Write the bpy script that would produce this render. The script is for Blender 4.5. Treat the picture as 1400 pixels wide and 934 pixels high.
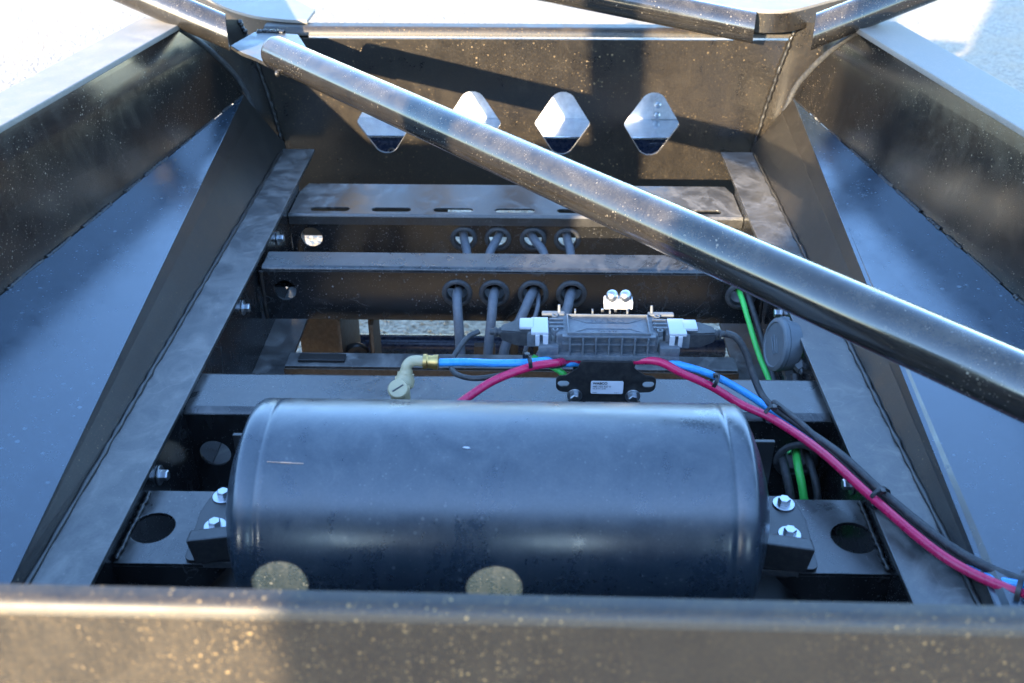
import bpy, bmesh, math, random
from mathutils import Vector, Matrix
R = math.radians
random.seed(7)
for o in list(bpy.data.objects): bpy.data.objects.remove(o)
sc = bpy.context.scene
COL = sc.collection

# ---------------------------------------------------------------- camera
cam = bpy.data.cameras.new('camera'); camo = bpy.data.objects.new('camera', cam); COL.objects.link(camo)
cam.sensor_width = 36; cam.lens = 35.0; cam.clip_start = .02; cam.clip_end = 2000
camo.location = (.043, 0, 1.81); camo.rotation_euler = (R(90 - 32), 0, R(1.18))
cam.dof.use_dof = True; cam.dof.focus_distance = 2.0; cam.dof.aperture_fstop = 4.5
sc.camera = camo
# ---------------------------------------------------------------- sky, sun, exposure
SUN_EL, SUN_AZ = 16.0, 27.0            # light travels towards +Y, turned 27 degrees to +X
w = bpy.data.worlds.new('World'); sc.world = w; w.use_nodes = True
nt = w.node_tree; sky = nt.nodes.new('ShaderNodeTexSky'); sky.sky_type = 'NISHITA'; sky.sun_disc = False
sky.sun_elevation = R(SUN_EL); sky.sun_rotation = R(180 + SUN_AZ); sky.dust_density = .35; sky.ozone_density = 4.0
bg = nt.nodes['Background']; nt.links.new(sky.outputs[0], bg.inputs[0]); bg.inputs[1].default_value = .15
sl = bpy.data.lights.new('sun', 'SUN'); so = bpy.data.objects.new('sun', sl); COL.objects.link(so)
sl.energy = 2.7; sl.angle = R(.55); sl.color = (1, .80, .52)
d = Vector((math.sin(R(SUN_AZ)) * math.cos(R(SUN_EL)), math.cos(R(SUN_AZ)) * math.cos(R(SUN_EL)), -math.sin(R(SUN_EL))))
so.rotation_euler = d.to_track_quat('-Z', 'Y').to_euler(); so.location = (-4, -6, 5)
sc.view_settings.view_transform = 'Standard'; sc.view_settings.look = 'None'
sc.view_settings.gamma = 1; sc.view_settings.use_curve_mapping = False
sc.view_settings.exposure = 3.5

# ---------------------------------------------------------------- materials
def mat(name):
    m = bpy.data.materials.new(name); m.use_nodes = True
    return m, m.node_tree.nodes, m.node_tree.links, m.node_tree.nodes['Principled BSDF']
def ramp(N, L, src, a, b, ca=0., cb=1.):
    n = N.new('ShaderNodeMapRange'); n.clamp = True
    L.new(src, n.inputs[0]); n.inputs[1].default_value = a; n.inputs[2].default_value = b
    n.inputs[3].default_value = ca; n.inputs[4].default_value = cb
    return n.outputs[0]
def math_(N, L, op, a, b):
    n = N.new('ShaderNodeMath'); n.operation = op
    for i, v in enumerate((a, b)):
        if isinstance(v, (int, float)): n.inputs[i].default_value = v
        else: L.new(v, n.inputs[i])
    return n.outputs[0]
def noise(N, L, vec, scale, detail=4, rough=.55, dist=0):
    n = N.new('ShaderNodeTexNoise'); n.inputs['Scale'].default_value = scale; n.inputs['Detail'].default_value = detail
    n.inputs['Roughness'].default_value = rough; n.inputs['Distortion'].default_value = dist
    L.new(vec, n.inputs['Vector']); return n.outputs['Fac']
def mapped(N, L, vec, scale, rot=(0, 0, 0)):
    n = N.new('ShaderNodeMapping'); n.inputs['Scale'].default_value = scale; n.inputs['Rotation'].default_value = rot
    L.new(vec, n.inputs['Vector']); return n.outputs[0]
def mixc(N, L, f, a, b):
    n = N.new('ShaderNodeMix'); n.data_type = 'RGBA'
    if isinstance(f, (int, float)): n.inputs[0].default_value = f
    else: L.new(f, n.inputs[0])
    for i, v in ((6, a), (7, b)):
        if isinstance(v, tuple): n.inputs[i].default_value = (*v, 1)
        else: L.new(v, n.inputs[i])
    return n.outputs[2]
DUST = (.36, .26, .14)
def paint(name, base=(.006, .006, .0065), film=.06, up=.12, speck=.35, sscale=95, rough=.17, marks=.0, streak=0., dust=DUST, peel=.03, dens=.55, haze=0., coat=.4, sm=(.40, .76)):
    """black gloss chassis paint under a film of dust, dried spots, rain streaks and tide marks"""
    m, N, L, p = mat(name)
    g = N.new('ShaderNodeNewGeometry'); pos = g.outputs['Position']
    big = ramp(N, L, noise(N, L, pos, 3.2, 5, .6, .4), .38, .68)
    med = ramp(N, L, noise(N, L, pos, 15, 6, .60, .9), .36, .74)
    smear = ramp(N, L, noise(N, L, mapped(N, L, pos, (11, 9, 7)), 1, 7, .62, 1.7), *sm)
    fine = ramp(N, L, noise(N, L, pos, 210, 4, .7), .42, .72)
    f = math_(N, L, 'MULTIPLY', math_(N, L, 'ADD', math_(N, L, 'ADD', math_(N, L, 'MULTIPLY', big, .4), math_(N, L, 'MULTIPLY', smear, .4)), math_(N, L, 'MULTIPLY', med, .3)), film)
    f = math_(N, L, 'ADD', f, math_(N, L, 'MULTIPLY', fine, film * 1.3))
    # settled dust on faces turned up
    sx = N.new('ShaderNodeSeparateXYZ'); L.new(g.outputs['Normal'], sx.inputs[0])
    upf = ramp(N, L, sx.outputs[2], .35, .98)
    f = math_(N, L, 'ADD', f, math_(N, L, 'MULTIPLY', upf, math_(N, L, 'MULTIPLY', math_(N, L, 'ADD', math_(N, L, 'ADD', math_(N, L, 'MULTIPLY', med, .5), math_(N, L, 'MULTIPLY', smear, .9)), .18), up)))
    if haze: f = math_(N, L, 'ADD', f, haze)
    if streak:
        st = ramp(N, L, noise(N, L, mapped(N, L, pos, (60, 60, 3)), 1, 3, .6), .52, .75)
        f = math_(N, L, 'ADD', f, math_(N, L, 'MULTIPLY', st, streak))
    if marks:   # dried water marks: thin closed lines
        v = noise(N, L, pos, 13, 2, .45, .8)
        a = math_(N, L, 'ABSOLUTE', math_(N, L, 'SUBTRACT', v, .5), 0)
        ln = ramp(N, L, a, .0, .022, 1, 0)
        ln = math_(N, L, 'MULTIPLY', ln, ramp(N, L, noise(N, L, pos, 5, 2), .45, .58))
        f = math_(N, L, 'ADD', f, math_(N, L, 'MULTIPLY', ln, marks))
    if speck:
        for k, (s, th) in enumerate(((sscale, .30), (sscale * 2.3, .34))):
            vo = N.new('ShaderNodeTexVoronoi'); vo.inputs['Scale'].default_value = s; L.new(pos, vo.inputs['Vector'])
            sc_ = N.new('ShaderNodeSeparateColor'); L.new(vo.outputs['Color'], sc_.inputs[0])
            on = ramp(N, L, sc_.outputs[0], dens, 1.0, 0, 1)
            rad = math_(N, L, 'MULTIPLY', on, th)
            dot = ramp(N, L, math_(N, L, 'SUBTRACT', rad, vo.outputs['Distance']), 0, .06)
            dot = math_(N, L, 'MULTIPLY', dot, math_(N, L, 'MULTIPLY', sc_.outputs[1], ramp(N, L, noise(N, L, pos, 6, 2), .35, .6)))
            f = math_(N, L, 'ADD', f, math_(N, L, 'MULTIPLY', dot, speck))
    cl = N.new('ShaderNodeClamp'); L.new(f, cl.inputs[0]); f = cl.outputs[0]
    L.new(mixc(N, L, f, base, dust), p.inputs['Base Color'])
    r = math_(N, L, 'ADD', math_(N, L, 'ADD', math_(N, L, 'MULTIPLY', med, .05), math_(N, L, 'MULTIPLY', smear, .06)), rough)
    r = math_(N, L, 'ADD', r, math_(N, L, 'MULTIPLY', f, .9))
    L.new(r, p.inputs['Roughness'])
    bp = N.new('ShaderNodeBump'); bp.inputs['Strength'].default_value = peel; bp.inputs['Distance'].default_value = .002
    L.new(noise(N, L, pos, 70, 3), bp.inputs['Height']); L.new(bp.outputs[0], p.inputs['Normal'])
    p.inputs['IOR'].default_value = 1.52; p.inputs['Coat Weight'].default_value = coat; p.inputs['Coat IOR'].default_value = 1.55; L.new(r, p.inputs['Coat Roughness'])
    return m
def plain(name, col, rough=.45, metal=0., var=.15, bump=.0, bscale=200, spec=.5, dusty=0.):
    m, N, L, p = mat(name)
    g = N.new('ShaderNodeNewGeometry'); pos = g.outputs['Position']
    n = noise(N, L, pos, 45, 5, .65)
    dark = tuple(c * (1 - var) for c in col); lite = tuple(min(1, c * (1 + var)) for c in col)
    c = mixc(N, L, ramp(N, L, n, .3, .7), dark, lite)
    if dusty:
        c = mixc(N, L, math_(N, L, 'MULTIPLY', ramp(N, L, noise(N, L, pos, 110, 5, .7), .42, .75), dusty), c, (.42, .38, .31))
    L.new(c, p.inputs['Base Color'])
    L.new(ramp(N, L, n, .25, .75, max(.02, rough - .08), rough + .12), p.inputs['Roughness'])
    p.inputs['Metallic'].default_value = metal; p.inputs['Specular IOR Level'].default_value = spec
    if bump:
        bp = N.new('ShaderNodeBump'); bp.inputs['Strength'].default_value = bump; bp.inputs['Distance'].default_value = .001
        L.new(noise(N, L, pos, bscale, 3), bp.inputs['Height']); L.new(bp.outputs[0], p.inputs['Normal'])
    return m
M = dict(
    plate=paint('black_paint_speckled', film=.028, up=.03, speck=.38, sscale=85, rough=.26, streak=.010, dens=.45, dust=(.39, .27, .125), coat=.25),
    near=paint('black_paint_near', film=.042, up=.03, speck=.70, sscale=150, rough=.46, streak=.02, dens=.30, dust=(.40, .265, .115), coat=.05),
    web=paint('black_paint_streaked', film=.012, up=.010, speck=.34, sscale=130, rough=.13, streak=.025, dens=.4, coat=.3),
    lowweb=paint('black_paint_satin', film=.028, up=.010, speck=.34, sscale=130, rough=.32, streak=.02, dens=.45, coat=.1),
    gusset=paint('black_paint_sky_tint', base=(.003, .011, .021), film=.016, up=.020, speck=.24, sscale=60, rough=.15, dust=(.21, .30, .37), haze=.020, coat=.9),  # same black paint; blue sky reflection painted into base and dust tint
    ledge=paint('black_paint_dusty', film=.045, up=.26, speck=.25, rough=.28, marks=.14, dust=(.33, .31, .28), haze=.015, sm=(.46, .68)),
    beam=paint('black_paint_beam', film=.006, up=.17, speck=.46, sscale=120, rough=.20, marks=.06, dust=(.32, .31, .29), coat=.2, sm=(.46, .70)),
    tube=paint('black_paint_tube', film=.032, up=.11, speck=.42, sscale=115, rough=.10, dust=(.34, .28, .20), dens=.45),
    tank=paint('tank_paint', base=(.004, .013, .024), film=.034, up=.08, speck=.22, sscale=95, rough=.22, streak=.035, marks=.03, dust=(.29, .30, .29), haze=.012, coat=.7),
    weld=paint('weld_paint', film=.010, up=.02, speck=.10, sscale=160, rough=.38, coat=.1),
    flange=paint('black_paint_flange', film=.08, up=.12, speck=.2, rough=.30, dust=(.44, .39, .33), haze=.25),
    dark=paint('under_paint', film=.006, up=.02, speck=.12, rough=.30, coat=.1),
    rubber=plain('black_rubber', (.022, .023, .025), .55, dusty=.10),
    conduit=plain('grey_conduit', (.085, .092, .105), .5, dusty=.14, bump=.2),
    blackpl=plain('black_plastic', (.014, .014, .015), .35, dusty=.06),
    module=plain('grey_nylon', (.080, .092, .106), .55, dusty=.16, bump=.25, bscale=350),
    white=plain('white_plastic', (.40, .41, .43), .4, var=.05),
    whitelabel=plain('label_paper', (.58, .59, .62), .4, var=.03),
    ink=plain('label_ink', (.01, .01, .012), .5),
    blue=plain('blue_hose', (.03, .26, .58), .28, var=.08, dusty=.06),
    pink=plain('red_hose', (.47, .008, .070), .28, var=.08, dusty=.05),
    green=plain('green_cable', (.06, .50, .09), .35, var=.08),
    tan=plain('tan_nylon', (.34, .28, .16), .45, var=.1, dusty=.1),
    brass=plain('brass', (.50, .33, .12), .35, 1.0),
    copper=plain('bare_scratch', (.50, .30, .20), .5),
    zinc=plain('zinc_bolt', (.46, .48, .50), .34, 1.0, var=.1),
    galv=plain('galvanised_sheet', (.70, .70, .70), .42, .5, var=.2),
    galvledge=plain('galvanised_ledge', (.55, .60, .66), .16, .8, var=.1),
    bluesteel=plain('dark_blue_steel', (.012, .020, .045), .25, dusty=.03),
    box=plain('grey_box', (.085, .105, .12), .5, var=.08, dusty=.05),
    rust=plain('primer_brown', (.045, .025, .012), .55, var=.3, dusty=.1),
)
def ground_mat():
    m, N, L, p = mat('pale_gravel_ground')
    g = N.new('ShaderNodeNewGeometry'); pos = g.outputs['Position']
    vo = N.new('ShaderNodeTexVoronoi'); vo.inputs['Scale'].default_value = 55; L.new(pos, vo.inputs['Vector'])
    s_ = N.new('ShaderNodeSeparateColor'); L.new(vo.outputs['Color'], s_.inputs[0])
    c = mixc(N, L, s_.outputs[0], (.18, .15, .115), (.34, .285, .22))
    c = mixc(N, L, ramp(N, L, noise(N, L, pos, 1.6, 6, .65), .42, .7), c, (.30, .215, .135))
    L.new(c, p.inputs['Base Color']); p.inputs['Roughness'].default_value = .9
    bp = N.new('ShaderNodeBump'); bp.inputs['Strength'].default_value = .8; bp.inputs['Distance'].default_value = .012
    h = math_(N, L, 'ADD', math_(N, L, 'MULTIPLY', vo.outputs['Distance'], -1), noise(N, L, pos, 9, 5))
    L.new(h, bp.inputs['Height']); L.new(bp.outputs[0], p.inputs['Normal'])
    return m
M['ground'] = ground_mat()

# ---------------------------------------------------------------- helpers
def link(name, me, m, parent=None, smooth=35):
    o = bpy.data.objects.new(name, me); COL.objects.link(o)
    if m is not None and not me.materials: me.materials.append(M[m])
    if smooth:
        for f in me.polygons: f.use_smooth = True
        me.set_sharp_from_angle(angle=R(smooth))
    if parent is not None: o.parent = parent; o.matrix_parent_inverse = pinv(parent)
    return o
def pinv(p): return Matrix.Translation(p.location).inverted() if p.type == 'EMPTY' else Matrix.Identity(4)
def fin(name, bm, m, parent=None, smooth=35):
    bmesh.ops.recalc_face_normals(bm, faces=bm.faces)
    me = bpy.data.meshes.new(name); bm.to_mesh(me); bm.free()
    return link(name, me, m, parent, smooth)
def tag(o, label=None, cat=None, group=None, kind=None):
    if label: o['label'] = label
    if cat: o['category'] = cat
    if group: o['group'] = group
    if kind: o['kind'] = kind
    return o
def thing(name, loc, label, cat, group=None):
    o = bpy.data.objects.new(name, None); COL.objects.link(o); o.location = loc; o.empty_display_size = .05
    return tag(o, label, cat, group)
def addbox(bm, x0, x1, y0, y1, z0, z1, bev=.0, mtx=None, seg=2):
    t = bmesh.new(); bmesh.ops.create_cube(t, size=1)
    for v in t.verts: v.co = Vector((x0 + (v.co.x + .5) * (x1 - x0), y0 + (v.co.y + .5) * (y1 - y0), z0 + (v.co.z + .5) * (z1 - z0)))
    if bev: bmesh.ops.bevel(t, geom=t.edges[:], offset=bev, segments=seg, profile=.6, affect='EDGES')
    if mtx: bmesh.ops.transform(t, matrix=mtx, verts=t.verts)
    me = bpy.data.meshes.new('t'); t.to_mesh(me); t.free(); bm.from_mesh(me); bpy.data.meshes.remove(me)
    return bm
def box(name, m, parent, *a, **k): return fin(name, addbox(bmesh.new(), *a, **k), m, parent, 0)
def slab(name, m, parent, pts, th, bev=.001):
    """flat polygon pts (3-D) given thickness along vector th"""
    bm = bmesh.new(); th = Vector(th)
    a = [bm.verts.new(p) for p in pts]; b = [bm.verts.new(Vector(p) + th) for p in pts]; n = len(pts)
    bm.faces.new(a); bm.faces.new(b[::-1])
    for i in range(n): bm.faces.new((a[i], b[i], b[(i + 1) % n], a[(i + 1) % n]))
    bmesh.ops.recalc_face_normals(bm, faces=bm.faces)
    if bev: bmesh.ops.bevel(bm, geom=bm.edges[:], offset=bev, segments=2, profile=.6, affect='EDGES')
    return fin(name, bm, m, parent, 0)
def smooth_path(pts, n=8):
    P = [Vector(p) for p in pts]
    if len(P) < 3: return P
    Q = [P[0] * 2 - P[1]] + P + [P[-1] * 2 - P[-2]]; out = []
    for i in range(1, len(Q) - 2):
        p0, p1, p2, p3 = Q[i - 1:i + 3]
        for k in range(n):
            t = k / n
            out.append(.5 * ((2 * p1) + (p2 - p0) * t + (2 * p0 - 5 * p1 + 4 * p2 - p3) * t * t + (3 * p1 - p0 - 3 * p2 + p3) * t ** 3))
    out.append(P[-1]); return out
def addtube(bm, path, r, seg=14, caps=True, jit=0., rnd=None):
    path = [Vector(p) for p in path]; rings = []; up = None
    for i, p in enumerate(path):
        t = (path[min(i + 1, len(path) - 1)] - path[max(i - 1, 0)]).normalized()
        if up is None:
            up = Vector((0, 0, 1)) if abs(t.z) < .9 else Vector((0, 1, 0))
        up = (up - t * up.dot(t)).normalized(); sd = t.cross(up)
        rr = r[i] if isinstance(r, (list, tuple)) else r
        if jit: rr *= 1 + rnd.uniform(-jit, jit)
        rings.append([bm.verts.new(p + (up * math.cos(a) + sd * math.sin(a)) * rr) for a in [2 * math.pi * k / seg for k in range(seg)]])
    for a, b in zip(rings, rings[1:]):
        for k in range(seg): bm.faces.new((a[k], a[(k + 1) % seg], b[(k + 1) % seg], b[k]))
    if caps: bm.faces.new(rings[0]); bm.faces.new(rings[-1][::-1])
    return bm
def tube(name, m, parent, pts, r, seg=14, n=8, smooth=50):
    return fin(name, addtube(bmesh.new(), smooth_path(pts, n), r, seg), m, parent, smooth)
def mitre(name, m, parent, a, b, r, nrm, seg=40):
    a, b, nrm = Vector(a), Vector(b), Vector(nrm); o = tube(name, m, parent, [a, b], r, seg); t = (b - a).normalized()
    for v in o.data.vertices:
        if (v.co - a).length < r * 1.05: v.co -= t * ((v.co - a).dot(nrm) / t.dot(nrm))
    return o
def weld(parent, pts, r=.0045, seed=1, step=.006, m='weld'):
    rnd = random.Random(seed); P = smooth_path(pts, 14); path = [P[0]]; acc = 0
    for a, b in zip(P, P[1:]):
        d = (b - a).length; k = max(1, int(d / step))
        for i in range(k): path.append(a.lerp(b, (i + 1) / k))
    path = [p + Vector((rnd.uniform(-1, 1), rnd.uniform(-1, 1), rnd.uniform(-1, 1))) * r * .22 for p in path]
    rr = [r * (1 + .28 * math.sin(i * 2.1) + rnd.uniform(-.22, .22)) for i in range(len(path))]
    return fin('weld_seam', addtube(bmesh.new(), path, rr, 7), m, parent, 60)
def fillet(poly, radii, seg=7):
    n = len(poly); out = []
    for i in range(n):
        p = Vector(poly[i]); a = Vector(poly[i - 1]); b = Vector(poly[(i + 1) % n]); r = radii[i] if isinstance(radii, (list, tuple)) else radii
        u = (a - p).normalized(); v = (b - p).normalized()
        if r <= 0: out.append(p); continue
        half = u.angle(v) / 2; dist = min(r / math.tan(half), (a - p).length * .48, (b - p).length * .48); r = dist * math.tan(half)
        c = p + (u + v).normalized() * (r / math.sin(half)); s = p + u * dist - c; e = p + v * dist - c
        for k in range(seg + 1):
            q = s.lerp(e, k / seg).normalized() * r; out.append(c + q)
    return [tuple(q) for q in out]
def circ(cx, cy, r, n=36, sy=1): return [(cx + r * math.cos(2 * math.pi * k / n), cy + r * sy * math.sin(2 * math.pi * k / n)) for k in range(n)]
def slot(cx, cy, l, h, n=8):
    return [(cx + s * (l - h) / 2 + h / 2 * math.cos(a), cy + h / 2 * math.sin(a)) for s, a0 in ((1, -90), (-1, 90)) for a in [R(a0 + 180 * k / n) for k in range(n + 1)]]
def plate(name, m, parent, org, u, v, outline, holes, th, bev=.0008, smooth=30):
    """plate with real openings: outline and holes in (u, v), front face at org, thickness away from u x v"""
    cu = bpy.data.curves.new('c', 'CURVE'); cu.dimensions = '2D'; cu.fill_mode = 'BOTH'
    cu.extrude = th / 2 - bev; cu.bevel_depth = bev; cu.bevel_resolution = 1; cu.offset = -bev
    for poly in [outline] + list(holes):
        s = cu.splines.new('POLY'); s.points.add(len(poly) - 1); s.use_cyclic_u = True
        for i, p in enumerate(poly): s.points[i].co = (p[0], p[1], 0, 1)
    ob = bpy.data.objects.new('c', cu); COL.objects.link(ob)
    dg = bpy.context.evaluated_depsgraph_get(); me = bpy.data.meshes.new_from_object(ob.evaluated_get(dg))
    bpy.data.objects.remove(ob); bpy.data.curves.remove(cu)
    u = Vector(u).normalized(); v = Vector(v); v = (v - u * v.dot(u)).normalized(); n = u.cross(v)
    mt = Matrix((( u.x, v.x, n.x, 0), (u.y, v.y, n.y, 0), (u.z, v.z, n.z, 0), (0, 0, 0, 1)))
    mt.translation = Vector(org) - n * th / 2
    me.transform(mt); me.materials.clear(); me.name = name
    return link(name, me, m, parent, smooth)
def profile_x(name, m, parent, prof, x0, x1, th, cuts=1):
    """open (y, z) profile extruded along X with sheet thickness"""
    bm = bmesh.new(); cols = []
    for k in range(cuts + 1):
        x = x0 + (x1 - x0) * k / cuts; cols.append([bm.verts.new((x, y, z)) for y, z in prof])
    for a, b in zip(cols, cols[1:]):
        for i in range(len(prof) - 1): bm.faces.new((a[i], a[i + 1], b[i + 1], b[i]))
    bmesh.ops.recalc_face_normals(bm, faces=bm.faces)
    bmesh.ops.solidify(bm, geom=bm.faces[:], thickness=th)
    o = fin(name, bm, m, parent, 40)
    for f in o.data.polygons:
        e = sorted((o.data.vertices[a].co - o.data.vertices[b].co).length for a, b in f.edge_keys)
        if e[0] > .012: f.use_smooth = False
    return o
def arc(cy, cz, r, a0, a1, n=8): return [(cy + r * math.cos(R(a0 + (a1 - a0) * k / n)), cz + r * math.sin(R(a0 + (a1 - a0) * k / n))) for k in range(n + 1)]
def addlathe(bm, prof, org, axis, seg=32):
    """profile of (distance along axis, radius)"""
    ax = Vector(axis).normalized(); a = ax.orthogonal().normalized(); b = ax.cross(a); rings = []
    for t, r in prof:
        c = Vector(org) + ax * t
        if r < 1e-6: rings.append([bm.verts.new(c)]); continue
        rings.append([bm.verts.new(c + (a * math.cos(2 * math.pi * k / seg) + b * math.sin(2 * math.pi * k / seg)) * r) for k in range(seg)])
    for p, q in zip(rings, rings[1:]):
        for k in range(seg):
            k2 = (k + 1) % seg
            f = [p[k % len(p)], p[k2 % len(p)], q[k2 % len(q)], q[k % len(q)]]
            f2 = []
            for x in f:
                if x not in f2: f2.append(x)
            if len(f2) > 2: bm.faces.new(f2)
    return bm
def lathe(name, m, parent, prof, org, axis, seg=32, smooth=40): return fin(name, addlathe(bmesh.new(), prof, org, axis, seg), m, parent, smooth)
def hexbolt(parent, org, axis, r=.0095, h=.007, washer=.0155, m='zinc', name='bolt'):
    bm = bmesh.new(); addlathe(bm, [(0, 0), (0, washer), (.0022, washer), (.0026, washer - .0006), (.0026, 0)], org, axis, 24)
    addlathe(bm, [(.0024, 0), (.0024, r), (h * .85, r), (h, r * .86), (h, 0)], org, axis, 6)
    return fin(name, bm, m, parent, 25)
def ring(parent, name, m, org, axis, R0, R1, hgt=.006):
    return lathe(name, m, parent, [(0, R0), (hgt * .7, R0 + .001), (hgt, R0 + .003), (hgt, R1 - .004), (hgt * .6, R1 - .001), (0, R1), (-.012, R1 - .006), (-.012, R0), (0, R0)], org, axis, 36)

# ================================================================ setting
bm = bmesh.new(); nG = 40
for gx in range(2): pass
bmesh.ops.create_grid(bm, x_segments=4, y_segments=4, size=600)
g = fin('ground', bm, 'ground', None, 0); tag(g, kind='structure')
def pebbles():
    rnd = random.Random(3); V = []; F = []
    for i in range(7000):
        x = rnd.uniform(-1.3, 1.5); y = rnd.uniform(2.0, 5.2); s = rnd.uniform(.004, .013) * (1.3 if rnd.random() < .12 else 1)
        b = len(V); h = s * rnd.uniform(.4, .8); a0 = rnd.uniform(0, 6.28); e = rnd.uniform(.7, 1.2)
        for k in range(5):
            a = a0 + k * 1.2566; V.append((x + s * math.cos(a) * rnd.uniform(.8, 1.15), y + s * e * math.sin(a) * rnd.uniform(.8, 1.15), h * rnd.uniform(.1, .5)))
        V.append((x, y, h)); 
        for k in range(5): F.append((b + k, b + (k + 1) % 5, b + 5))
    me = bpy.data.meshes.new('gravel'); me.from_pydata(V, [], F); return me
tag(link('gravel', pebbles(), 'ground', None, 0), 'loose pale gravel lying on the ground under the frame', 'gravel', kind='stuff')

# ================================================================ chassis frame
FR = thing('chassis_frame', (0, 1.8, 0), 'black painted welded steel trailer frame with sloped side rails and cross plates', 'frame')
DI = [(0, -.112), (.078, 0), (0, .112), (-.078, 0)]
def diamond(cx, cy): return [(cx + p[0], cy + p[1]) for p in fillet([(q[0], q[1]) for q in [(0, -.135), (.084, 0), (0, .135), (-.084, 0)]], [.038, .016, .038, .016])]
# far cross plate, leaning slightly towards the viewer at the top
FY0, FZ0, LEAN = 2.895, .50, .10
def fy(z): return FY0 - LEAN * (z - FZ0)
vv = Vector((0, -LEAN, 1)).normalized()
out = [(-.712, -.11), (.712, -.11), (.712, .19), (.722, .30), (.742, .43), (.765, .545), (-.765, .545), (-.742, .43), (-.722, .30), (-.712, .19)]
far = plate('far_plate', 'plate', FR, (0, FY0, FZ0), (1, 0, 0), vv, out, [diamond(x, .288) for x in (-.398, -.132, .134, .400)] + [fillet([(-.22, -.045), (.13, -.045), (.13, .022), (-.22, .022)], .02)], .008)
zt = 1.050
lip = [(fy(zt), zt)] + [(fy(zt) + .022 - .022 * math.cos(R(a)), zt + .022 * math.sin(R(a))) for a in (12, 26, 40, 54, 68, 80, 90)] + [(fy(zt) + .055, zt + .0225)]
profile_x('top_lip', 'near', far, [(y - .0005, z) for y, z in lip], -.72, .79, .006)
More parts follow.
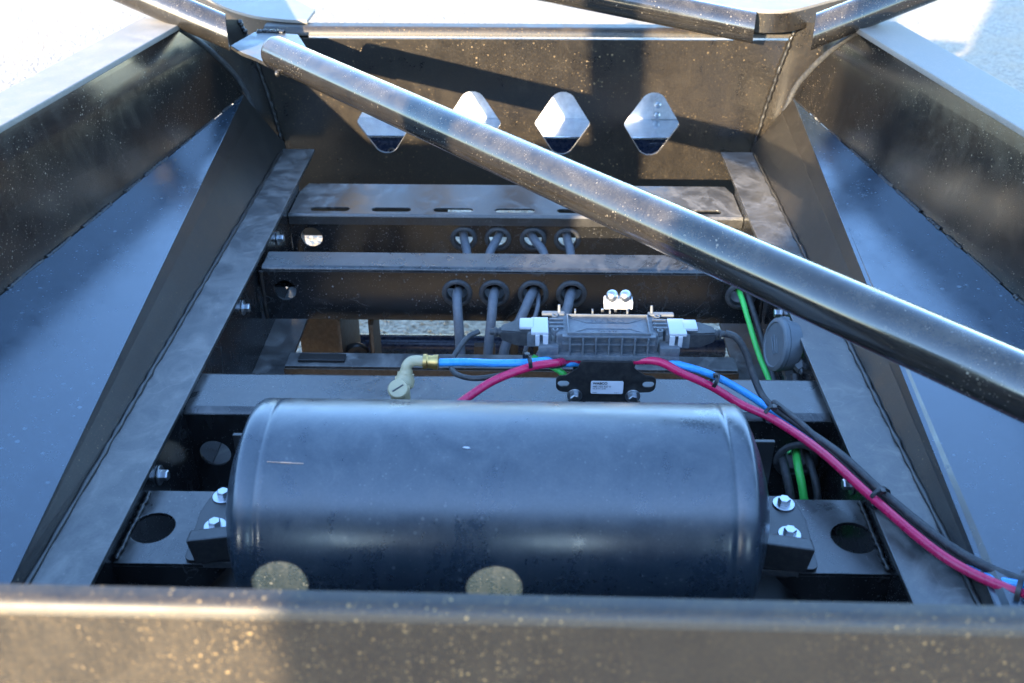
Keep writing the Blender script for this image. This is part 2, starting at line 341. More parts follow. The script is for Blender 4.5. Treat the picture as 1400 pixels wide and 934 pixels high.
# side rails
def S(s, p): return (s * p[0], p[1], p[2])
P0 = Vector((.793, 2.81, .887))
for s in (-1, 1):
    side = 'left' if s < 0 else 'right'
    # upper web
    we = [(.735, 2.862, .52), (.746, 2.857, .69), (.774, 2.836, .813), (.799, 2.806, .93), (.846, 2.72, 1.045), (.884, 2.630, 1.125)]
    q = [S(s, p) for p in [tuple(p + Vector((0, .004, 0))) for p in smooth_path(we, 5)[15:][::-1]] + [tuple(P0), (1.245, .55, .780), (1.307, .55, 1.070)]]
    web = slab('upper_web', 'web', FR, q, (s * .008, 0, -.0015))
    # lower web: triangle under the fold line
    F0 = Vector((.712, 1.048, .741))
    slab('lower_web', 'lowweb', FR, [S(s, tuple(P0)), S(s, (.772, 2.832, .84)), S(s, (.700, 2.855, .716)), S(s, (.700, 1.6, .716)), S(s, (.700, .80, .716)), S(s, (.7016, .82, .722)), S(s, tuple(F0))], (s * .007, 0, -.004), .0006)
    # sloped gusset between the webs
    e = Vector((0, 0, .0015))
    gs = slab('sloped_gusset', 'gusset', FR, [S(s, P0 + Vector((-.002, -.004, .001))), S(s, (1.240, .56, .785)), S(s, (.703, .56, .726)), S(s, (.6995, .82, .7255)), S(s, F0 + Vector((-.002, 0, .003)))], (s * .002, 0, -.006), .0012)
    # stitch welds along its upper edge
    A = P0.copy(); B = Vector((1.239, .56, .786)); rnd = random.Random(5 + s); t = .0
    while t < .58:
        l = rnd.uniform(.02, .055)
        a = A.lerp(B, t); b = A.lerp(B, min(1, t + l))
        weld(gs, [S(s, a), S(s, a.lerp(b, .5) + Vector((rnd.uniform(-.002, .002), 0, 0))), S(s, b)], rnd.uniform(.0022, .0045), int(t * 1000) + s)
        t += l + rnd.uniform(.004, .03)
    # corner piece between far plate and web
    pe = [(.712, fy(.52), .52), (.713, fy(.69), .69), (.724, fy(.80), .80), (.745, fy(.93), .93), (.768, fy(1.045), 1.045), (.782, fy(1.09), 1.095)]
    bm = bmesh.new(); rows = []
    pe2, we2 = smooth_path(pe, 5), smooth_path([Vector(p) + Vector((.012, .006, 0)) for p in we], 5)
    for a, b in zip(pe2, we2):
        row = []
        for k in range(7):
            f = k / 6; c = a.lerp(b, f) + Vector((.35, .35, 0)) * (a - b).length * .5 * math.sin(math.pi * f) * .55
            row.append(bm.verts.new(S(s, c)))
        rows.append(row)
    for a, b in zip(rows, rows[1:]):
        for k in range(6): bm.faces.new((a[k], a[k + 1], b[k + 1], b[k]))
    cp = fin('corner_plate', bm, 'plate', FR, 80)
    weld(cp, [S(s, Vector(p) + Vector((-.001, -.006, 0))) for p in pe[1:]], .0058, 11 + s, .005)
    fin('sealant_seam', addtube(bmesh.new(), smooth_path([S(s, Vector(p) + Vector((.001, .001, 0))) for p in we[1:]], 8), .0088, 10), 'rubber', cp, 60)
    # top flange of the rail
    a0, a1 = Vector((.884, 2.630, 1.125)), Vector((1.307, .55, 1.070))
    dd = (a0 - a1).normalized()
    a0e = a0 + dd * .03
    fl = slab('top_flange', 'flange', FR, [S(s, a0e + Vector((-.012, 0, .0))), S(s, a1 + Vector((-.012, 0, 0))), S(s, a1 + Vector((.115, .02, 0))), S(s, a0e + Vector((.115, .02, 0)))], (0, 0, .014), .003)
    slab('outer_web', 'web', FR, [S(s, a0 + Vector((.07, 0, -.001))), S(s, a1 + Vector((.07, 0, -.001))), S(s, (1.373, .55, .34)), S(s, (.93, 2.78, .34)), S(s, (.93, 2.78, 1.06))], (s * .008, 0, 0), 0)
    # inner sill: ledge, web, bottom flange
    x0, x1 = (s * .605, s * .702) if s > 0 else (s * .702, s * .605)
    lg = box('sill_ledge', 'ledge', FR, x0, x1, .60, 2.82, .710, .720, bev=.003)
    weld(lg, [(s * .6995, 2.80, .722), (s * .6995, 2.0, .722), (s * .699, 1.4, .722), (s * .699, .85, .722)], .0042, 31 + s, .02)
    sw = plate('sill_web', 'beam', FR, (s * .612, 0, 0), (0, -s, 0), (0, 0, 1), [(-s * .60, .489), (-s * 2.60, .489), (-s * 2.60, .7098), (-s * .60, .7098)], [circ(-s * 2.36, .535, .034)], .007)
    xs = sorted((s * .530, s * .6124)); box('sill_foot', 'ledge', FR, xs[0], xs[1], .60, 2.60, .490, .499, bev=.002)
    for y in (2.312, 1.954, 1.36):
        hexbolt(sw, (s * .611, y, .672), (-s, 0, 0), .010, .016, .018, name='bolt')
# slotted cross member (shelf + lip + pierced web)
sh = plate('slotted_shelf', 'ledge', FR, (0, 2.448, .680), (1, 0, 0), (0, 1, 0), [(-.610, 0), (.610, 0), (.610, .150), (.595, .205), (-.595, .205), (-.610, .150)],
           [slot(x, .031, .108, .026) for x in (-.504, -.336, -.168, 0, .168, .336, .504)], .006, .001)
profile_x('shelf_lip', 'ledge', sh, [(2.4475, .679), (2.4455, .677), (2.4445, .674), (2.4445, .652)], -.610, .610, .005)
GA = [(-.139, .607), (-.046, .607), (.050, .607), (.143, .607)]
cwA = plate('cross_member_web', 'beam', FR, (0, 2.452, 0), (1, 0, 0), (0, 0, 1), [(-.611, .505), (.611, .505), (.611, .6735), (-.611, .6735)],
            [circ(x, z, .029) for x, z in GA] + [circ(-.556, .607, .029), circ(.556, .610, .029)], .006)
box('member_foot', 'ledge', cwA, -.611, .611, 2.365, 2.4515, .464, .471, bev=.001)
box('member_drop', 'beam', cwA, -.611, .611, 2.4525, 2.458, .464, .5045)
for x, z in GA: ring(cwA, 'grommet', 'rubber', (x, 2.452, z), (0, -1, 0), .024, .037)
# beam B: folded channel with four cable grommets
bt = [(2.1005, .688), (2.1015, .694), (2.105, .6985), (2.111, .700), (2.181, .700), (2.187, .697), (2.189, .690), (2.189, .60)]
bB = profile_x('cross_beam', 'beam', FR, bt, -.600, .600, .005)
GB = [(-.133, .634), (-.043, .634), (.051, .634), (.143, .634)]
fB = plate('beam_face', 'beam', bB, (0, 2.1, 0), (1, 0, 0), (0, 0, 1), [(-.600, .556), (.600, .556), (.600, .689), (-.600, .689)],
           [circ(x, z, .030) for x, z in GB] + [circ(-.550, .637, .027), circ(.550, .634, .029)], .006)
for x, z in GB + [(.550, .634)]: ring(bB, 'grommet', 'rubber', (x, 2.1, z), (0, -1, 0), .0245, .0375)
for s in (-1, 1): weld(bB, [(s * .603, 2.098, .560), (s * .603, 2.098, .690)], .005, 41 + s, .01)
profile_x('beam_foot', 'rust', bB, [(2.102, .5555), (2.150, .5555)], -.60, .60, .004)
# beam C: carries the module
ct = [(1.5165, .560), (1.5165, .684), (1.519, .692), (1.525, .698), (1.533, .700), (1.640, .700), (1.646, .698), (1.648, .69), (1.648, .61)]
bC = profile_x('cross_beam', 'beam', FR, ct[2:], -.611, .611, .005)
plate('beam_face', 'beam', bC, (0, 1.5175, 0), (1, 0, 0), (0, 0, 1), [(-.611, .50), (.611, .50), (.611, .691), (-.611, .691)],
      [circ(-.566, .597, .030), circ(.560, .600, .036)], .006)
ring(bC, 'grommet', 'rubber', (.560, 1.5175, .600), (0, -1, 0), .030, .044)
# tank carrier stubs D
for s in (-1, 1):
    xa, xb = sorted((s * .430, s * .611))
    st = plate('carrier_plate', 'beam', FR, (0, 1.135, .680), (1, 0, 0), (0, 1, 0), [(xa, 0), (xb, 0), (xb, .175), (xa, .175)], [circ(s * .575, .082, .036, sy=1)], .007, .0015)
    z0 = [(xa + (.05 if s < 0 else .0), .618), (xb - (0 if s < 0 else .0), .618)]
    ol = [(s * .611, .673), (s * .611, .615), (s * .480, .615), (s * .430, .673)]
    plate('carrier_lip', 'beam', st, (0, 1.1352, 0), (1, 0, 0), (0, 0, 1), ol, [], .006)
    weld(st, [(s * .607, 1.14, .683), (s * .607, 1.22, .683), (s * .607, 1.30, .683)], .004, 51 + s, .008)
box('belly_plate', 'dark', FR, -.60, .60, .62, 1.60, .43, .438, bev=.001)
# lower cross bar and under-frame bits seen through the gap
lb = box('lower_cross_bar', 'ledge', FR, -.529, .529, 1.93, 1.99, .505, .530, bev=.003)
box('lower_bar_edge', 'rust', lb, -.529, .529, 1.925, 1.9295, .478, .5245)
box('lower_bar_pad', 'dark', lb, -.50, -.39, 1.945, 1.975, .5305, .537, bev=.002)
for x0, x1, y, z1 in ((-.60, -.440, 2.36, .50), (-.375, -.352, 2.20, .54), (-.010, .012, 2.34, .52), (.055, .085, 2.34, .52), (.36, .52, 2.42, .52)):
    box('hanger_plate', 'rust', FR, x0, x1, y, y + .012, .16, z1, bev=.001)
box('hanger_plate', 'rust', FR, -.437, -.430, 2.12, 2.36, .20, .54)
box('hanger_plate', 'rust', FR, -.352, -.345, 2.10, 2.20, .20, .54)
box('hanger_plate', 'rust', FR, .036, .044, 2.30, 2.34, .20, .54)
lathe('pivot_boss', 'dark', FR, [(0, 0), (0, .035), (.01, .036), (.022, .030), (.022, .014), (.034, .012), (.034, 0)], (-.41, 2.18, .40), (.3, -.9, .25), 24)
ax = tube('axle_rod', 'bluesteel', FR, [(-.60, 2.42, .285), (.60, 2.42, .285)], .029, 28)
box('axle_rod_carrier', 'rust', FR, -.60, .60, 2.40, 2.44, .205, .235, bev=.004)
lathe('brass_plug', 'brass', FR, [(0, 0), (0, .026), (.012, .026), (.014, .022), (.009, .020), (.009, .011), (.016, .010), (.016, 0)], (-.072, 2.16, .378), (0, -.85, .5), 28)
box('plug_carrier', 'rust', FR, -.10, -.045, 2.165, 2.185, .30, .44, bev=.002)
# braces
br = tube('diagonal_brace', 'tube', FR, [(-.600, 2.495, 1.098), (1.05, .603, 1.098)], .0415, 48)
lathe('brace_end', 'plate', br, [(0, .0412), (.008, .040), (.013, .034), (.014, 0)], (-.600, 2.495, 1.098), (-.657, .754, 0), 40)
tab = slab('brace_tab', 'ledge', FR, [(-.76, 2.645, 1.075), (-.72, 2.76, 1.082), (-.60, 2.745, 1.079), (-.50, 2.50, 1.066), (-.565, 2.44, 1.062), (-.67, 2.56, 1.066), (-.72, 2.60, 1.070)], (0, 0, -.010), .002)
weld(tab, [(-.585, 2.415, 1.068), (-.595, 2.46, 1.068), (-.62, 2.49, 1.07)], .006, 77, .006)
weld(tab, [(-.715, 2.755, 1.083), (-.68, 2.755, 1.083), (-.64, 2.75, 1.082)], .006, 78, .008)
mitre('diagonal_brace', 'tube', FR, (0.645, 2.757, 1.1), (-0.548, 2.973, 1.277), .0415, (.97, -.22, 0))
mitre('outrigger_tube', 'tube', FR, (0.765, 2.61, 1.128), (1.514, 2.792, 1.377), .0415, (.97, -.25, 0))
mitre('outrigger_tube', 'tube', FR, (-0.75, 2.605, 1.12), (-1.498, 2.804, 1.373), .0415, (-.97, -.25, 0))
def gusset(curve, back, z, zb):
    cv = smooth_path([(x, y, z) for x, y in curve], 7)
    gp = slab('corner_gusset', 'flange', FR, cv + [Vector((x, y, z)) for x, y in back], (0, 0, -.009), .0015)
    bm = bmesh.new(); rows = [[bm.verts.new((p.x, p.y + .004, zz)) for zz in (z - .0095, zb)] for p in cv]
    for a, b in zip(rows, rows[1:]): bm.faces.new((a[0], a[1], b[1], b[0]))
    fin('gusset_skirt', bm, 'plate', gp, 60)
gusset([(.40, 2.90), (.46, 2.872), (.581, 2.795), (.64, 2.766), (.70, 2.758), (.76, 2.782), (.86, 2.87), (.953, 2.955), (1.10, 3.12)], [(.90, 3.2), (.45, 3.05)], 1.146, 1.085)
gusset([(-.60, 2.874), (-.68, 2.890), (-.77, 2.93), (-.868, 3.02), (-.954, 3.13), (-1.05, 3.27)], [(-.80, 3.30), (-.60, 3.0)], 1.0835, .93)
# near cross plate (mirror of the far one) with its own lozenge openings
nvv = Vector((0, 0, 1))
NY, NZ = .585, 1.164
npz = plate('near_plate', 'near', FR, (0, NY, 0), (1, 0, 0), nvv, [(-1.3, .20), (1.3, .20), (1.3, NZ), (-1.3, NZ)], [circ(x, .886, .042) for x in (-.535, -.225, .085, .395)], .008)
profile_x('top_lip', 'near', npz, [(NY - .0005, NZ - .002), (NY + .001, NZ + .004), (NY + .0035, NZ + .008), (NY + .007, NZ + .0105), (NY + .012, NZ + .0115), (NY + .022, NZ + .0115)], -1.3, 1.3, .006)
for o in [npz] + [c for c in bpy.data.objects if c.parent == npz]: o.data.transform(Matrix.Translation((0, 0, NZ)) @ Matrix.Rotation(R(.55), 4, 'Y') @ Matrix.Translation((0, 0, -NZ)))

# ================================================================ tank
AT = thing('air_tank', (0, 1.198, .58), 'dusty blue-black cylindrical air tank lying across the frame', 'tank')
TY, TZ, TR = 1.198, .75, .17
prof = [(-.425, 0), (-.423, .03), (-.415, .075), (-.402, .115), (-.392, .14), (-.386, .152), (-.3825, .160), (-.380, .1655), (-.375, .1690), (-.369, .1700), (-.352, .1700), (-.3505, .1688), (-.348, .1684), (-.3455, .1690), (-.343, .1703), (-.336, .1705), (-.333, .1698)]
prof = [(t + .004, r) for t, r in prof]; prof = prof + [(0, .1698)] + [(-t, r) for t, r in prof[::-1]]
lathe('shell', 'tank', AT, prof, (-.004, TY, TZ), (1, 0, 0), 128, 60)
sh_ = [o for o in AT.children if o.name.startswith('shell')][0]
tube('scratch', 'copper', sh_, [(-.334, 1.1195, .9012), (-.315, 1.1187, .9008), (-.300, 1.1183, .9004), (-.281, 1.1178, .9000)], [.0006] * 9 + [.0013] * 8 + [.0007] * 8, 6)
slab('paint_chip', 'white', sh_, [(-.053, 1.1440, .9120), (-.046, 1.1428, .9112), (-.041, 1.1432, .9116), (-.044, 1.1450, .9128), (-.050, 1.1452, .9130)], (0, -.0003, .0006), 0)
for s in (-1, 1):
    cx = s * .455
    bk = plate('mount_bracket', 'dark', AT, (0, 1.14, .6885), (1, 0, 0), (0, 1, 0), fillet([(s * .395, -.005), (s * .497, -.005), (s * .503, .11), (s * .492, .168), (s * .395, .168)], [0, .012, .02, .02, 0]), [], .0075, .001)
    xa, xb = sorted((s * .385, s * .474))
    rt_ = Matrix.Translation((s * .44, 1.14, .72)) @ Matrix.Rotation(R(s * 9), 4, 'Y') @ Matrix.Translation((-s * .44, -1.14, -.72))
    box('clamp_block', 'blackpl', bk, xa, xb, 1.116, 1.142, .703, .752, bev=.003, mtx=rt_)
    box('clamp_pad', 'rubber', bk, xa + .012, xb - .012, 1.118, 1.1375, .6885, .702, bev=.002)
    xa, xb = sorted((s * .385, s * .452))
    box('rear_tab', 'dark', bk, xa, xb, 1.318, 1.326, .688, .795, bev=.0015)
    hexbolt(bk, (s * .474, 1.286, .689), (0, 0, 1), .0105, .013, .0185)
    hexbolt(bk, (s * .468, 1.212, .689), (0, 0, 1), .0105, .013, .0185)

# ================================================================ tan elbow fitting
EF = thing('elbow_fitting', (-.178, 1.43, .75), 'cream plastic elbow valve fitting with slotted cap behind the tank', 'fitting')
lathe('valve_body', 'tan', EF, [(0, 0), (0, .016), (.012, .0165), (.04, .016), (.062, .016), (.066, .0172), (.090, .0172), (.093, .014), (.093, 0)], (-.181, 1.42, .735), (0, .0, 1), 28)
cap = lathe('cap', 'tan', EF, [(0, .0165), (.004, .0180), (.010, .0180), (.013, .016), (.013, 0)], (-.181, 1.405, .829), (0, -.55, .83), 28)
cd = Vector((0, -.55, .83)).normalized(); cm_ = Matrix.Translation(Vector((-.181, 1.405, .829)) + cd * .0132) @ cd.to_track_quat('Z', 'Y').to_matrix().to_4x4() @ Matrix.Rotation(R(35), 4, 'Z')
box('cap_slot', 'ink', cap, -.011, .011, -.0013, .0013, -.001, .0004, mtx=cm_)
lathe('union', 'tan', EF, [(0, .014), (.004, .0175), (.016, .0175), (.020, .015), (.026, .015), (.026, .012), (.034, .011)], (-.178, 1.440, .812), (.12, .30, .6), 24)
tube('elbow', 'tan', EF, [(-.174, 1.450, .834), (-.171, 1.456, .848), (-.160, 1.46, .855), (-.140, 1.46, .854)], .0098, 16)
lathe('collar', 'brass', EF, [(0, .009), (0, .0135), (.006, .014), (.008, .012), (.016, .012), (.018, .0135), (.026, .0135), (.028, .008)], (-.143, 1.46, .854), (1, 0, -.05), 20)
box('side_port', 'tan', EF, -.170, -.118, 1.408, 1.424, .762, .782, bev=.003)
lathe('port_collar', 'brass', EF, [(0, .007), (0, .0105), (.012, .0105), (.014, .0085), (.026, .0085), (.028, .0065)], (-.120, 1.416, .772), (1, 0, 0), 18)

# ================================================================ control module + bracket
MB_ = thing('module_bracket', (.187, 1.58, .70), 'black steel eared bracket with white label standing on the cross beam', 'bracket')
body = fillet([(.128, .703), (.246, .703), (.246, .728), (.282, .730), (.282, .764), (.262, .766), (.240, .782), (.236, .798), (.140, .798), (.134, .782), (.112, .765), (.094, .763), (.094, .729), (.128, .727)],
              [.003, .003, .006, .014, .014, .006, .008, .006, .006, .008, .006, .014, .014, .006])
fp = plate('front_plate', 'blackpl', MB_, (0, 1.552, 0), (1, 0, 0), (0, 0, 1), body, [slot(.108, .747, .022, .013), slot(.268, .747, .022, .013)], .005, .001)
box('foot', 'blackpl', MB_, .118, .256, 1.5525, 1.60, .7005, .708, bev=.001)
for x in (.130, .240): hexbolt(MB_, (x, 1.551, .722), (0, -1, 0), .009, .014, .0145)
box('upright', 'blackpl', MB_, .128, .150, 1.600, 1.625, .7085, .800, bev=.001)
box('upright', 'blackpl', MB_, .222, .246, 1.600, 1.625, .7085, .800, bev=.001)
lab = plate('label_plate', 'whitelabel', MB_, (.190, 1.5465, .7435), (1, 0, 0), (0, 0, 1), fillet([(-.0305, -.0145), (.0305, -.0145), (.0305, .0145), (-.0305, .0145)], .003, 4), [], .0006, .0001)
def text(s, x, z, size, parent, m='ink', y=1.5456, bold=False, mtx=None):
    cu = bpy.data.curves.new('t', 'FONT'); cu.body = s; cu.size = size; cu.extrude = .00008 if mtx is None else .0006
    if bold: cu.offset = .0002
    ob = bpy.data.objects.new('t', cu); COL.objects.link(ob); dg = bpy.context.evaluated_depsgraph_get()
    me = bpy.data.meshes.new_from_object(ob.evaluated_get(dg)); bpy.data.objects.remove(ob); bpy.data.curves.remove(cu)
    me.transform(mtx if mtx is not None else Matrix.Translation((x, y, z)) @ Matrix.Rotation(R(90), 4, 'X')); me.materials.clear(); me.name = 'lettering'
    return link('lettering', me, m, parent, 0)
text('WABCO', .163, .7510, .0072, lab, bold=True)
text('480 102 327 0', .163, .7442, .0058, lab)
text('SN 20 771 10 40', .163, .7400, .0036, lab)
text('MADE', .163, .7312, .0030, lab)
text('0 32 7', .204, .7312, .0030, lab)

CM = thing('control_module', (.187, 1.60, .80), 'dark grey ribbed plastic control module above the black bracket', 'control module')
box('housing', 'module', CM, .092, .282, 1.570, 1.640, .8015, .846, bev=.004)
bm = bmesh.new(); addbox(bm, .060, .322, 1.556, 1.650, .796, .808, .003); addbox(bm, .060, .098, 1.556, 1.584, .806, .826, .005); addbox(bm, .284, .322, 1.556, 1.584, .806, .826, .005)
fin('base_tray', bm, 'module', CM)
cx0, cx1 = .118, .262
for k in range(7):
    x = cx0 + (cx1 - cx0) * k / 6; box('rib', 'module', CM, x - .0016, x + .0016, 1.557, 1.5705, .806, .844, bev=.0006)
for z in (.808, .829, .845): box('rib', 'module', CM, .104, .276, 1.5605, 1.5705, z - .0016, z + .0016, bev=.0006)
bm = bmesh.new()
for a in ((.113, .267, 1.566, 1.569), (.113, .267, 1.632, 1.635), (.113, .116, 1.569, 1.632), (.264, .267, 1.569, 1.632)): addbox(bm, a[0], a[1], a[2], a[3], .8455, .852, .0008)
fin('lid_rim', bm, 'module', CM)
bm = bmesh.new()
for a, b in (((.118, 1.572), (.150, 1.590)), ((.262, 1.572), (.230, 1.590)), ((.118, 1.630), (.150, 1.612)), ((.262, 1.630), (.230, 1.612)), ((.150, 1.590), (.230, 1.590)), ((.150, 1.612), (.230, 1.612))):
    addtube(bm, [(a[0], a[1], .8462), (b[0], b[1], .8462)], .0014, 6)
fin('lid_ridge', bm, 'module', CM)
text('WABCO', 0, 0, .017, CM, 'module', mtx=Matrix.Translation((.157, 1.6145, .8464)))
text('24V ABS', 0, 0, .010, CM, 'module', mtx=Matrix.Translation((.170, 1.577, .8464)))
for x in (.092, .286):
    for y in (1.582, 1.634):
        lathe('screw_boss', 'module', CM, [(0, 0), (0, .0062), (.012, .006), (.012, .0032), (.008, .003), (.008, 0)], (x - .001, y, .838), (0, 0, 1), 14)
for k in range(4): box('rear_tab', 'module', CM, .128 + k * .033, .131 + k * .033, 1.636, 1.646, .84, .857, bev=.0006)
box('corner_wing', 'module', CM, .066, .110, 1.638, 1.650, .842, .850, bev=.003); box('corner_wing', 'module', CM, .268, .318, 1.638, 1.650, .842, .850, bev=.003)
for x in (.100, .276): tube('locating_pin', 'module', CM, [(x, 1.645, .845), (x - .001, 1.648, .864)], [.0035, .0025], 8)
for s, xo in ((-1, .080), (1, .300)):
    for k, y in enumerate((1.588, 1.602, 1.616)): box('latch_rail', 'module', CM, *sorted((xo, xo - s * .026)), y, y + .005, .8455, .851, bev=.0006)
    bm = bmesh.new(); xa, xb = sorted((xo - s * .004, xo + s * .042))
    addbox(bm, xa, xb, 1.578, 1.628, .812, .842, .003); fin('socket', bm, 'module', CM)
    bm = bmesh.new(); xa, xb = sorted((xo + s * .002, xo + s * .034)); addbox(bm, xa, xb, 1.570, 1.626, .8425, .8495, .002)
    xa, xb = sorted((xo + s * .030, xo + s * .056)); addbox(bm, xa, xb, 1.586, 1.620, .8445, .8515, .003, mtx=None)
    addbox(bm, *sorted((xo + s * .002, xo + s * .012)), 1.566, 1.5695, .818, .845, .001); addbox(bm, *sorted((xo + s * .018, xo + s * .026)), 1.566, 1.5695, .822, .845, .001)
    fin('locking_clip', bm, 'white', CM)
    # plug body tapering to its cable boot
    def pl_(t, hy, hz): return [Vector((xo + s * t, 1.603 + a * hy, .828 + b * hz)) for a, b in ((-1, -1), (1, -1), (1, 1), (-1, 1))]
    bm = bmesh.new(); rows = [[bm.verts.new(v) for v in pl_(*q)] for q in ((.036, .024, .016), (.062, .023, .0155), (.088, .013, .011), (.092, .010, .009))]
    for a, b in zip(rows, rows[1:]):
        for k in range(4): bm.faces.new((a[k], a[(k + 1) % 4], b[(k + 1) % 4], b[k]))
    bm.faces.new(rows[0]); bm.faces.new(rows[-1][::-1]); bmesh.ops.recalc_face_normals(bm, faces=bm.faces)
    bmesh.ops.bevel(bm, geom=bm.edges[:], offset=.0025, segments=2, affect='EDGES'); pg = fin('plug', bm, 'rubber', CM)
    lathe('cable_boot', 'rubber', pg, [(0, .006), (.002, .0095), (.006, .0095), (.007, .0075), (.010, .0075), (.011, .0095), (.015, .009), (.016, .007), (.024, .0055)], (xo + s * .088, 1.603, .829), (s, 0, .02), 16)
# white terminal block with two domed nuts behind the module
TB = thing('terminal_block', (.212, 1.66, .846), 'small white block with two domed bolts at the back of the module', 'terminal block')
box('block', 'white', TB, .185, .240, 1.652, 1.676, .852, .870, bev=.0025)
for x in (.200, .2255): lathe('domed_nut', 'zinc', TB, [(0, 0), (0, .0115), (.008, .012), (.012, .0105), (.016, .007), (.0175, .0), ], (x, 1.663, .871), (0, -.25, 1), 20)
bm = bmesh.new()
for x in (.180, .205, .228): addbox(bm, x, x + .005, 1.651, 1.655, .846, .8525, .0005)
fin('block_pin', bm, 'zinc', TB)

# ================================================================ hoses and cables
def hose(name, m, pts, r, label, cat, n=10, seg=14):
    o = tube(name, m, None, pts, r, seg, n, 60); return tag(o, label, cat)
hose('air_hose', 'blue', [(-.122, 1.46, .852), (-.07, 1.475, .844), (-.02, 1.50, .826), (.04, 1.52, .815), (.075, 1.535, .810), (.10, 1.562, .786), (.20, 1.586, .778), (.285, 1.566, .792), (.33, 1.553, .790), (.387, 1.552, .770), (.445, 1.548, .738), (.497, 1.525, .712), (.545, 1.43, .722), (.604, 1.287, .726), (.655, 1.19, .727), (.708, 1.085, .736), (.775, 1.015, .772), (.90, .93, .80)], .0072, 'light blue plastic air hose running from the cream fitting past the module', 'hose')
hose('air_hose', 'pink', [(-.105, 1.416, .772), (-.07, 1.44, .788), (-.02, 1.475, .805), (.045, 1.51, .812), (.092, 1.535, .805), (.12, 1.572, .786), (.21, 1.572, .786), (.278, 1.553, .800), (.325, 1.540, .783), (.383, 1.534, .757), (.438, 1.520, .728), (.49, 1.474, .727), (.545, 1.365, .742), (.600, 1.240, .744), (.668, 1.110, .744), (.738, 1.035, .752), (.80, .99, .775), (.92, .91, .80)], .0077, 'magenta red air hose sweeping down past the module to the lower right', 'hose')
hose('signal_cable', 'rubber', [(-.052, 1.603, .830), (-.075, 1.59, .822), (-.098, 1.56, .800), (-.10, 1.535, .79), (-.085, 1.51, .792), (-.05, 1.495, .796), (.01, 1.50, .805), (.06, 1.52, .812), (.09, 1.54, .795), (.13, 1.59, .775)], .0052, 'thin black cable looping from the left plug of the module', 'cable')
hose('signal_cable', 'rubber', [(.410, 1.603, .832), (.432, 1.60, .824), (.452, 1.592, .795), (.468, 1.575, .755), (.490, 1.54, .722), (.530, 1.46, .728), (.578, 1.35, .745), (.625, 1.24, .746), (.690, 1.12, .748), (.755, 1.05, .757), (.82, 1.00, .780), (.93, .92, .81)], .0068, 'black cable from the right plug running beside the red hose', 'cable')
hose('signal_cable', 'rubber', [(.500, 1.525, .730), (.535, 1.445, .737), (.585, 1.33, .733), (.632, 1.222, .731), (.700, 1.10, .735), (.765, 1.03, .745), (.84, .98, .775)], .0058, 'second black cable tucked against the ledge under the bundle', 'cable')
def tie(p, axis, r, label, thick=.0022, two=True):
    t = thing('cable_tie', p, label, 'cable tie', 'black cable ties on the hoses')
    ax = Vector(axis).normalized()
    lathe('strap', 'blackpl', t, [(-.0035, r), (-.0035, r + thick), (.0035, r + thick), (.0035, r), (-.0035, r)], p, ax, 20)
    q = Vector(p) + Vector((0, -.35, .9)).normalized() * (r + .002)
    b = bmesh.new(); addbox(b, -.004, .004, -.004, .004, -.003, .004, .0008, mtx=Matrix.Translation(q)); fin('tie_head', b, 'blackpl', t)
    tail = ax.cross(Vector((0, 0, 1))).normalized()
    tube('tie_tail', 'blackpl', t, [q, q + tail * .012 + Vector((0, 0, .004)), q + tail * .02 + Vector((0, 0, .002))], .0013, 6)
tie((.040, 1.515, .822), (1, .4, .1), .0145, 'black cable tie binding blue and red hoses left of the module')
tie((.388, 1.543, .764), (1, -.1, -.45), .0145, 'black cable tie on the red and blue hoses right of the module')
tie((.492, 1.495, .724), (.5, -1, -.02), .0185, 'black cable tie where the thin cable joins the bundle above beam edge')
tie((.612, 1.245, .741), (.5, -1, 0), .0185, 'black cable tie on the bundle crossing the right ledge')
tie((.752, 1.035, .752), (.8, -.6, .2), .024, 'thick black cable tie at the lower right end of the bundle', .005)
# grey conduits through the grommets
GL = ['first grey conduit from the left hanging through a rubber grommet', 'second grey conduit from the left hanging through a rubber grommet', 'third grey conduit slanting down left from its grommet', 'fourth grey conduit slanting down behind the module']
ends = [(-.127, -.123, -.12), (-.048, -.055, -.06), (.02, -.015, -.022), (.125, .095, .04)]
for i, ((xa, za), (xb, zb)) in enumerate(zip(GA, GB)):
    e = ends[i]
    sx = [.012, -.02, .03, .008][i]
    hose('cable_conduit', 'conduit', [(xa - sx, 2.56, za + .012), (xa, 2.452, za + .004), (xa + sx, 2.385, za - .012), (xa + sx * .8, 2.31, za - .045), (xb + .004, 2.22, zb - .028), (xb + .002, 2.13, zb - .004), (xb + (e[0] - xb) * .3, 2.072, zb + .002), (e[0], 2.035, zb - .035), (e[1], 2.016, zb - .10), (e[2], 2.008, zb - .19), (e[2] - .005, 2.01, .30), (e[2] - .01, 2.05, .16)], .0118, GL[i], 'conduit', 8)
hose('signal_cable', 'conduit', [(.062, 2.14, .628), (.062, 2.06, .622), (.045, 2.03, .57), (.03, 2.015, .50), (.025, 2.01, .40), (.02, 2.03, .2)], .0055, 'thin grey cable beside the third conduit', 'cable')
hose('signal_cable', 'conduit', [(.135, 2.14, .628), (.128, 2.06, .624), (.10, 2.03, .57), (.06, 2.012, .50), (.05, 2.005, .40), (.04, 2.03, .2)], .0065, 'thinner grey cable beside the fourth conduit', 'cable')
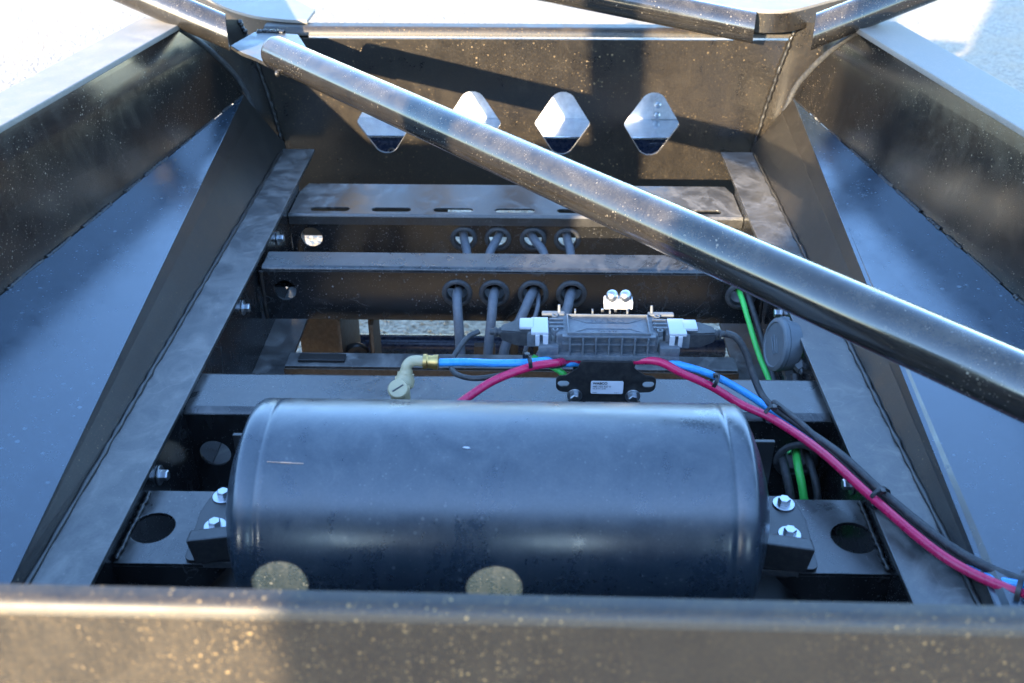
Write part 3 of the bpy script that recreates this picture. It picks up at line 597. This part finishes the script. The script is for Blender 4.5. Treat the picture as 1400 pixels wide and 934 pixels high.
# green cables
hose('signal_cable', 'green', [(.545, 2.14, .640), (.548, 2.08, .640), (.560, 2.03, .605), (.578, 1.96, .555), (.592, 1.88, .530), (.60, 1.78, .51), (.595, 1.66, .50)], .0065, 'bright green cable running down from the right grommet', 'cable')
hose('signal_cable', 'rubber', [(.565, 2.14, .640), (.567, 2.08, .634), (.582, 2.03, .595), (.596, 1.96, .555), (.602, 1.88, .53)], .0075, 'black cable beside the green cable at the right grommet', 'cable')
hose('signal_cable', 'green', [(.05, 1.60, .775), (.095, 1.575, .765), (.118, 1.57, .748), (.135, 1.575, .735), (.15, 1.60, .715)], .0062, 'short green cable passing behind the black bracket', 'cable')
hose('signal_cable', 'green', [(.575, 1.62, .59), (.562, 1.54, .607), (.556, 1.49, .607), (.562, 1.455, .575), (.575, 1.42, .50), (.58, 1.40, .40)], .008, 'green cable coming down through the lower right hole', 'cable')
hose('signal_cable', 'rubber', [(.545, 1.62, .59), (.535, 1.54, .600), (.532, 1.49, .600), (.540, 1.455, .565), (.553, 1.42, .49), (.56, 1.40, .40)], .0085, 'black cable left of the green one in the lower right hole', 'cable')
hose('signal_cable', 'rubber', [(.595, 1.62, .59), (.582, 1.54, .602), (.582, 1.49, .602), (.59, 1.455, .570), (.597, 1.42, .49), (.60, 1.40, .40)], .0075, 'black cable right of the green one in the lower right hole', 'cable')
# junction box
JB = thing('junction_box', (.575, 1.80, .60), 'round lidded grey junction box fixed beside the right sill', 'junction box')
axj = Vector((-.96, -.12, .16)).normalized(); oj = Vector((.574, 1.80, .684))
lathe('box_body', 'box', JB, [(-.028, 0), (-.028, .052), (-.004, .056), (0, .056), (0, 0)], oj, axj, 20, 25)
ld = lathe('lid', 'box', JB, [(0, .054), (.002, .057), (.010, .057), (.013, .054), (.014, .048), (.011, .046), (.011, 0)], oj, axj, 40)
a = axj.orthogonal().normalized(); b = axj.cross(a)
bm = bmesh.new()
for k, (p, q) in enumerate((((-.02, -.012), (.02, -.006)), ((-.02, .0), (.02, .004)), ((-.012, .012), (.022, .012)))): addtube(bm, [oj + axj * .0115 + a * p[0] + b * p[1], oj + axj * .0115 + a * q[0] + b * q[1]], .0018, 6)
fin('lid_mark', bm, 'box', ld)
for dv in (Vector((.4, -.6, -.3)), Vector((.25, -.25, -.9))):
    dv.normalize(); lathe('cable_gland', 'box', JB, [(.03, .0), (.03, .017), (.046, .0175), (.048, .0145), (.060, .0145), (.063, .009)], oj - axj * .012 + dv * .018, dv, 6, 25)
lathe('cable_gland', 'box', JB, [(.03, .0), (.03, .017), (.046, .0175), (.048, .0145), (.060, .0145), (.063, .009)], oj - axj * .012, (.05, .75, .6), 6, 25)
hose('signal_cable', 'rubber', [(.600, 1.745, .645), (.600, 1.715, .62), (.600, 1.70, .57), (.59, 1.70, .50)], .0085, 'black cable dropping from the junction box', 'cable')

# ================================================================ what shows through the far openings
RB = thing('rear_beam', (0, 3.3, .5), 'pale galvanised beam seen through the lozenge openings', 'beam')
box('back_sheet', 'galv', RB, -1.0, 1.0, 3.275, 3.281, .655, .925, bev=.001)
box('ledge', 'galvledge', RB, -1.0, 1.0, 3.10, 3.2745, .652, .660, bev=.002)
box('channel_face', 'bluesteel', RB, -1.0, 1.0, 3.112, 3.118, .45, .6515)
for x in (-.417, .470):
    p_ = plate('pocket_frame', 'bluesteel', RB, (x, 3.111, .575), (1, 0, 0), (0, 0, 1), fillet([(-.055, -.075), (.055, -.075), (.055, .062), (-.055, .062)], .018, 5), [fillet([(-.042, -.065), (.042, -.065), (.042, .050), (-.042, .050)], .014, 5)], .03, .003)
    lathe('eyelet', 'zinc', p_, [(0, .010), (.004, .010), (.004, .014), (0, .014)], (x, 3.11, .60), (0, -1, 0), 18)
for z in (.676, .712): lathe('bolt', 'zinc', RB, [(0, 0), (0, .012), (.006, .011), (.010, .007), (.011, 0)], (.466, 3.268, z), (0, -1, 0), 18)
slab('strap', 'galv', RB, [(.448, 3.268, .661), (.56, 3.268, .661), (.56, 3.268, .80), (.50, 3.268, .79), (.455, 3.268, .73)], (0, .006, 0), .001)

# ================================================================ unseen post and boards added to shade the frame
SP = thing('shade_post', (-1.42, -.5, 0), 'added tall dark stand-in post outside the picture throwing the narrow upright shadow', 'post')  # unseen stand-in, added for the upright shadow band
box('post_shaft', 'dark', SP, -1.48, -1.36, -.55, -.45, 0, 2.8, bev=.004)
box('post_base', 'dark', SP, -1.54, -1.30, -.61, -.39, .004, .016, bev=.002)
BD = thing('shade_board', (-1.1, -2.6, 0), 'added dark stand-in board on two legs outside the picture shading the right half', 'board')  # unseen stand-in, added to keep sun off the right of the frame
box('panel', 'dark', BD, -1.795, -.35, -2.62, -2.59, 1.45, 3.75, bev=.003)
for x in (-1.5, -.7): box('leg', 'dark', BD, x - .06, x + .06, -2.67, -2.625, 0, 3.6, bev=.003)
SB = thing('side_shade_board', (-1.5, .3, 0), 'added low dark shade board outside the picture at the near left corner', 'board')  # unseen, added to shade the lower left of the far plate
box('panel', 'dark', SB, -2.1, -1.06, .285, .31, .5, 1.55, bev=.003)
for x in (-1.95, -1.5): box('leg', 'dark', SB, x - .04, x + .04, .3105, .36, 0, 1.5, bev=.003)
